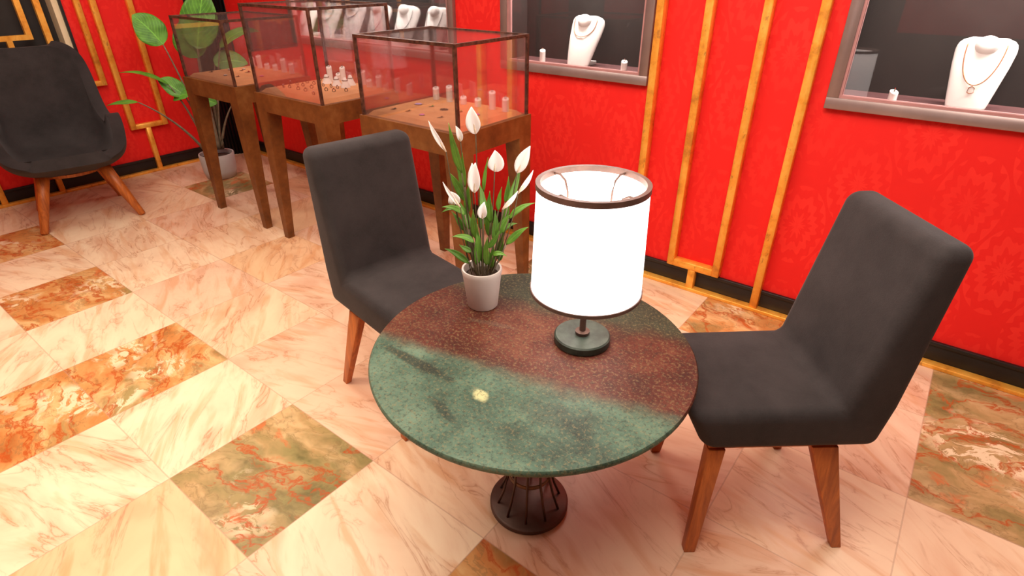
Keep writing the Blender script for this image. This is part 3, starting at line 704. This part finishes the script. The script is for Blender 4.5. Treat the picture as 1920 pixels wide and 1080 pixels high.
def row(xs, y, hs, case, group):
    for i, (x, h) in enumerate(zip(xs, hs)):
        size = 'tall' if h > 0.075 else 'short' if h < 0.05 else 'medium'
        nm = '%s white slant-topped ring stand, %s from left in back row of the %s' % (size, ORD[i], case)
        stand_at(x, y, BZ, h, nm, group, ('dark', 'red', 'white')[i % 3], where='%s ring stand from left in the %s' % (ORD[i], case))
row([-2.281, -2.182, -2.080, -1.980, -1.884, -1.799], 2.276, [.067, .085, .043, .045, .091, .069], 'nearest case', 'ring stands in the nearest case')
row([-4.126, -4.033, -3.942, -3.842, -3.735, -3.645], 2.292, [.067, .088, .043, .045, .091, .069], 'farthest case', 'ring stands in the farthest case')
stand_at(-3.185, 2.262, BZ, .095, 'tall white ring stand behind the leftmost ring cone in the middle case', 'ring stands in the middle case', where='tall stand behind the leftmost cone in the middle case')
stand_at(-3.192, 2.330, BZ, .045, 'short white ring stand at the back between two cones in the middle case', 'ring stands in the middle case', where='short back stand of the middle case')
stand_at(-3.088, 2.288, BZ, .097, 'tallest white ring stand, in the centre of the cone cluster in the middle case', 'ring stands in the middle case', where='tallest stand in the centre of the cone cluster')
stand_at(-2.943, 2.322, BZ, .085, 'tall white ring stand right of the cones in the middle case', 'ring stands in the middle case', where='tall stand right of the cones')
stand_at(-2.850, 2.290, BZ, .048, 'short white ring stand near the right pane of the middle case', 'ring stands in the middle case', where='short stand near the right pane of the middle case')
stand_at(-2.800, 2.322, BZ, .070, 'medium white ring stand in the right back corner of the middle case', 'ring stands in the middle case', where='stand in the right back corner of the middle case')
def cone(x, y, h, label, where):
    bm = bmesh.new(); lathe(bm, [(0.030, 0), (0.029, 0.003), (0.019, h * .45), (0.0085, h * .97), (0.005, h)], 20)
    o = sharp(new('ring_cone', bm, M['bust'], None), 50); o.location = (x, y, BZ); tag(o, label, 'ring cone', 'white ring cones in the middle case')
    bm = bmesh.new(); zc = h * .72; rr = 0.0165
    lathe(bm, [(rr + .0015 * math.cos(a), zc + .0018 * math.sin(a)) for a in [2 * math.pi * k / 6 for k in range(6)]], 20, close=True)
    r_ = new('ring', bm, M['ringmetal'], None, True); r_.location = (x, y, BZ); tag(r_, 'thin dark ring slipped over the ' + where, 'ring', 'rings on white cones')
cone(-3.160, 2.215, .052, 'white ring cone at the left of the cone cluster', 'leftmost ring cone')
cone(-3.049, 2.205, .052, 'white ring cone, second from left in the cone cluster', 'second ring cone from left')
cone(-2.959, 2.200, .055, 'white ring cone at the front right of the cone cluster', 'front right ring cone')
cone(-2.995, 2.268, .058, 'white ring cone at the back right of the cone cluster', 'back right ring cone')
rings = [[-3.244, 1.966], [-3.202, 1.981], [-3.307, 2.057], [-3.252, 2.065], [-3.112, 1.978], [-3.192, 2.065], [-3.262, 2.143], [-3.042, 1.979], [-3.093, 2.056], [-3.189, 2.141], [-2.92, 1.946],
         [-3.092, 2.138], [-3.265, 2.241], [-2.957, 2.06], [-3.023, 2.143], [-2.898, 2.069], [-2.963, 2.144], [-2.85, 2.119], [-3.018, 2.06], [-3.300, 1.955]]
rr = {0: [], 1: [], 2: []}
for x, y in rings: rr[0 if y < 2.02 else 1 if y < 2.10 else 2].append((x, y))
for rowi, nm in ((0, 'front'), (1, 'middle'), (2, 'back')):
    for i, (x, y) in enumerate(sorted(rr[rowi])):
        place_ring(('dark', 'white', 'dark', 'red')[(i + rowi) % 4], (x, y, BZ), random.uniform(-0.5, 1.2), 'tiny ring standing on the tan board, %s from left in the %s row' % (ORD[i], nm), 'rings on the board of the middle case')
def brooch(x, y, kind, label, sc=1.0):
    bm = bmesh.new(); n = 14
    if kind in ('oval', 'white'):
        a, b = 0.017 * sc, 0.011 * sc
        lathe(bm, [(1, 0), (1.0, 0.003), (0.8, 0.004)], 20)
        for v in bm.verts: v.co.x *= a; v.co.y *= b
        o = new('brooch', bm, M['ringmetal'], None)
        g = bmesh.new(); lathe(g, [(0.86, 0.004), (0.7, 0.007), (0.3, 0.0085)], 20)
        for v in g.verts: v.co.x *= a; v.co.y *= b
        col = 'violet' if label.startswith('violet') else 'white' if kind == 'white' else 'pink'
        new('gemstone', g, M['gem'][col], o)
    elif kind == 'flower':
        for k in range(7):
            a = 2 * math.pi * k / 7; c = (0.016 * math.cos(a), 0.012 * math.sin(a))
            lathe(bm, [(0.006, 0.0), (0.006, 0.004), (0.003, 0.006)], 10, *c)
        lathe(bm, [(0.008, 0.001), (0.008, 0.005), (0.004, 0.008)], 12); o = new('brooch', bm, M['gem']['dark'], None)
    else:
        tube(bm, bez((-0.016 * sc, 0, .003), (0, 0.006, .004), (0.014 * sc, 0.004, .006), 6), [.0012, .002, .0028, .003, .0028, .002, .0012], 6)
        o = new('hair_pin' if kind == 'pin' else 'earring', bm, M['ringmetal'], None, True)
        g = bmesh.new(); bmesh.ops.create_icosphere(g, subdivisions=1, radius=0.0042 * sc); bmesh.ops.translate(g, verts=g.verts, vec=(0.006, 0.003, 0.0085))
        new('gemstone', g, M['gem']['green' if kind == 'green' else 'red' if kind == 'redpin' else 'dark'], o)
    o.location = (x, y, BZ); o.rotation_euler = (0, 0, 0.5)
    return tag(o, label, 'jewellery', 'jewels on the board')
brooch(-2.269, 1.959, 'pin', 'small dark pin at front left of the nearest case board')
brooch(-2.177, 1.970, 'pin', 'small brown pin, second from left along the front of the nearest case')
brooch(-2.261, 2.121, 'oval', 'violet oval brooch at back left of the nearest case board', 1.3)
brooch(-2.070, 1.960, 'oval', 'small pink oval brooch in the middle front of the nearest case board', .85)
brooch(-2.159, 2.116, 'green', 'small green stone earring beside the violet brooch', 1.0)
brooch(-2.067, 2.112, 'flower', 'black flower-shaped brooch behind the front post of the nearest case')
brooch(-1.955, 1.970, 'pin', 'thin brown pin near the front post of the nearest case')
brooch(-1.961, 2.117, 'green', 'small green stone earring right of the black flower brooch')
brooch(-1.855, 2.131, 'oval', 'small pink brooch at the right of the nearest case board', .6)
brooch(-4.123, 1.981, 'pin', 'tiny dark pin at front left of the farthest case board')
brooch(-3.923, 1.973, 'white', 'white oval brooch at the front middle of the farthest case board', .8)
brooch(-4.125, 2.112, 'white', 'small white brooch at back left of the farthest case board', .7)
brooch(-4.070, 2.190, 'white', 'small white brooch behind the front post of the farthest case', .7)
brooch(-4.009, 2.137, 'redpin', 'thin dark red pin in the middle of the farthest case board')
brooch(-3.914, 2.129, 'redpin', 'thick dark red bar pin in the middle of the farthest case board', 1.4)
brooch(-3.800, 1.990, 'redpin', 'short red pin near the right front of the farthest case board')
brooch(-3.700, 2.100, 'oval', 'pink oval brooch at the right of the farthest case board', .9)

# ------------------------------------------------------------------ busts and necklaces in the windows
NZ = WZ0 + FW + 0.003
def bust_w(s): # half width
    pts = [(0, .062), (.06, .067), (.3, .078), (.6, .092), (.8, .098), (.9, .094), (.96, .080), (1.0, .055)]
    for (a, b), (c, d) in zip(pts, pts[1:]):
        if a <= s <= c: return b + (d - b) * (s - a) / (c - a)
    return pts[-1][1]
BH = 0.250
def bust_y(s): return 0.0 + 0.085 * s
def wrap(x, s): return 5.0 * x * x * min(1.0, 0.25 + s)
def make_bust():
    bm = bmesh.new(); n = 24; rows = []
    for i in range(23):
        s = i / 22; w = bust_w(s); th = 0.014 + 0.014 * math.sin(math.pi * min(1, s * .9 + .1)); row = []
        for k in range(n):
            a = 2 * math.pi * k / n; c, q = math.cos(a), math.sin(a)
            x = w * (abs(c) ** 0.7) * (1 if c >= 0 else -1); y = bust_y(s) + wrap(x, s) + th * (abs(q) ** 0.8) * (1 if q >= 0 else -1)
            row.append(bm.verts.new((x, y, s * BH)))
        rows.append(row)
    for a, b in zip(rows, rows[1:]):
        for k in range(n): bm.faces.new((a[k], a[(k + 1) % n], b[(k + 1) % n], b[k]))
    bm.faces.new(rows[0][::-1]); bm.faces.new(rows[-1])
    # neck stub leaning forward
    nr = []
    for j, (f, sc) in enumerate(((0, 1.0), (.5, .93), (.85, .80), (1.0, .55))):
        r = []
        for k in range(n):
            a = 2 * math.pi * k / n
            r.append(bm.verts.new((0.040 * sc * math.cos(a), bust_y(.86) - 0.002 - 0.030 * f + 0.012 * math.sin(a) * sc, 0.222 + 0.034 * sc * math.sin(a) + 0.012 * f)))
        nr.append(r)
    for a, b in zip(nr, nr[1:]):
        for k in range(n): bm.faces.new((a[k], a[(k + 1) % n], b[(k + 1) % n], b[k]))
    bm.faces.new(nr[-1]); bm.faces.new(nr[0][::-1])
    o = new('necklace_bust', bm, M['bust'], None, True)
    bm = bmesh.new(); box(bm, -0.055, 0.055, -0.005, 0.135, 0, 0.018); bevel(new('base_slab', bm, M['bust'], o), 0.003, 2)
    return o
bust0 = make_bust(); used = [0]
def bust_at(x, y, rz, label, group=None):
    o = bust0 if not used[0] else copy_tree(bust0); used[0] = 1
    o.location = (x, y, NZ); o.rotation_euler = (0, 0, rz); return tag(o, label, 'necklace bust', group)
def necklace(x, y, rz, label, top, low, halfw, mat='chain', pendant=True, group=None):
    bm = bmesh.new(); n = 40; pts = []
    for k in range(n + 1):
        a = math.pi * k / n; u = -math.cos(a)
        s = top - (top - low) * math.sin(a) ** (1.0 if pendant else 0.7)
        xx = halfw * u * (1.0 if abs(u) < .9 else 1.0)
        th = 0.014 + 0.014 * math.sin(math.pi * min(1, s * .9 + .1)); w = bust_w(s); q = math.sqrt(max(0.0, 1 - min(1, (abs(xx) / w)) ** 2.8)) ** 0.8
        pts.append(Vector((xx, bust_y(s) + wrap(xx, s) - th * q - 0.003, s * BH)))
    pts = [pts[0] + Vector((0.012, 0.028, 0.012))] + pts + [pts[-1] + Vector((-0.012, 0.028, 0.012))]
    tube(bm, pts, 0.0019, 6)
    o = new('necklace', bm, M[mat], None, True); o.location = (x, y, NZ); o.rotation_euler = (0, 0, rz); tag(o, label, 'necklace', group)
    if pendant:
        b = pts[len(pts) // 2]; bm = bmesh.new()
        tube(bm, [b + Vector(p) for p in ((0, -.002, -.003), (.009, -.003, -.010), (.010, -.006, -.026), (-.001, -.006, -.030), (-.010, -.006, -.026), (-.009, -.003, -.010))], 0.0014, 6, True)
        new('pendant', bm, M[mat], o, True)
by = 2.884
bust_at(-1.770, by, 0.10, 'white necklace bust in the centre display window, beside two ring stands')
necklace(-1.770, by, 0.10, 'short red-gold chain choker on the bust in the centre display window', .93, .60, .066, pendant=False)
bust_at(0.004, by, 0.0, 'white necklace bust in the right display window')
necklace(0.004, by, 0.0, 'long gold chain with open pendant on the bust in the right display window', .90, .36, .062)
xs = [-4.34, -4.06, -3.78, -3.50, -3.215, -2.925]
for i, x in enumerate(xs):
    bust_at(x, by + .01, 0.12, 'white necklace bust, %s from left in the left display window' % ORD[i], 'necklace busts in the left display window')
    necklace(x, by + .01, 0.12, 'dark chain necklace on the %s bust from left in the left display window' % ORD[i], .88, (.30, .5, .62, .34, .42, .40)[i], (.058, .06, .066, .062, .066, .06)[i], 'darkchain', pendant=(i in (0, 2, 3, 5)), group='dark necklaces in the left display window')
for x, y, h, lab in ((-2.010, 2.888, .072, 'left of the bust in the centre display window'), (-1.482, 2.885, .057, 'right of the bust in the centre display window'), (-0.243, 2.888, .045, 'left of the bust in the right display window')):
    stand_at(x, y, NZ, h, 'white ring stand ' + lab, 'ring stands in the display windows', 'red', where='white stand ' + lab)

# ------------------------------------------------------------------ big leafy plant in the corner
BX, BY = -4.935, 2.245
t = empty('potted_leafy_plant', (BX, BY, 0), 0, 'large broad-leaved green plant in a white pot in the corner behind the farthest case', 'plant')
nn_ = math.hypot(BX, BY); nx, ny = BX / nn_, BY / nn_; rt2 = Vector((ny, -nx, 0)); dp2 = Vector((nx, ny, 0))
KS = nn_ / math.hypot(-5.15, 2.38)
def BP(r, z, d=0.0):
    k = KS * (1 + d / nn_)
    return rt2 * (r * k) + dp2 * d + Vector((0, 0, 1.6 - (1.6 - z) * k))
bm = bmesh.new(); lathe(bm, [(0.105, 0), (0.118, 0.006), (0.132, 0.06), (0.140, 0.20), (0.137, 0.208), (0.128, 0.205), (0.124, 0.17)], 48); sharp(new('pot', bm, M['ceramic2'], t), 60)
bm = bmesh.new(); lathe(bm, [(0.05, 0.16), (0.126, 0.172), (0.06, 0.182)], 32); new('soil', bm, M['soil'], t, True)
heart = lambda s: (0.72 * math.sqrt(min(1, s / 0.12)) if s < 0.12 else 0.72 + 0.28 * math.sin(math.pi / 2 * (s - 0.12) / 0.25) if s < 0.37 else max(0.02, math.cos(math.pi / 2 * (s - 0.37) / 0.63) ** 0.75))
narrow = lambda s: max(0.03, math.sin(math.pi * min(1, s) ** 0.7))
def bigleaf(base, tip, w, root=(0, .19), d=0.0, prof=heart, nrm=None, mid=None, bend=0.04, side=0.0):
    b, e = BP(*base, d), BP(*tip, d)
    m_ = (b + e) / 2 + Vector((0, 0, bend)) if mid is None else BP(*mid, d)
    bm = bmesh.new(); leafmesh(bm, bez(b, m_, e, 22), w, prof, nrm or (-dp2 + Vector((0, 0, 0.7))), 0.12, 0.001, 13, 0.03)
    lf = new('leaf', bm, M['bigleaf'], t, True)
    r0 = BP(root[0], root[1], d * 0.2); bm = bmesh.new()
    c = (r0 + b) / 2 + rt2 * (0.25 * (r0 - b).dot(rt2)) * 0.6 + Vector((0, 0, 0.05)); pth = bez(r0, c, b, 12)
    tube(bm, pth, [0.012 - 0.008 * k / 12 for k in range(13)], 8); new('leaf_stalk', bm, M['greystem'], lf, True)
fc = -dp2 * 1.0 + Vector((0, 0, 0.45))
bigleaf((-.175, 1.045), (-.330, 1.265), .112, (-.03, .19), -.02, nrm=fc + rt2 * 0.2)
bigleaf((.060, 1.000), (.215, 1.440), .135, (.02, .19), .03, nrm=fc)
bigleaf((.045, .930), (-.030, 1.200), .120, (.0, .19), .12, nrm=fc)
bigleaf((.230, 1.000), (.560, 1.110), .060, (.05, .19), .05, nrm=Vector((0, 0, 1)) - dp2 * .5, bend=.10)
bigleaf((.160, .870), (.420, .860), .085, (.05, .19), .08, nrm=fc, bend=.06)
bigleaf((-.216, .740), (-.537, .857), .030, (-.05, .19), -.08, prof=narrow, nrm=Vector((0, 0, 1)) - dp2 * .3, mid=(-.36, .875))
bigleaf((-.470, .625), (-.689, .619), .026, (-.09, .19), -.10, prof=narrow, nrm=Vector((0, 0, 1)) - dp2 * .5, bend=.02)
bigleaf((-.120, .640), (-.285, .780), .075, (-.04, .19), -.05, nrm=fc + rt2 * .5)
bigleaf((-.100, .600), (.110, .560), .075, (-.02, .19), -.06, nrm=fc - rt2 * 0.2, bend=.03)
bigleaf((-.080, .655), (-.215, .610), .050, (-.03, .19), -.07, nrm=Vector((0, 0, 1)) - dp2 * .6, bend=.03)
bigleaf((.240, .560), (.330, .520), .035, (.06, .19), -.03, nrm=Vector((0, 0, 1)) - dp2 * .6, bend=.02)
for r0, r1, z1, d in ((-.03, -.075, .62, -.02), (.0, -.02, .66, .02), (.03, .045, .70, .0), (.055, .075, .66, .04)):
    bm = bmesh.new(); tube(bm, bez(BP(r0, .17, d), BP(r0 * 1.2, .4, d), BP(r1, z1, d), 10), [0.020 - 0.008 * k / 10 for k in range(11)], 10); new('trunk', bm, M['greystem'], t, True)
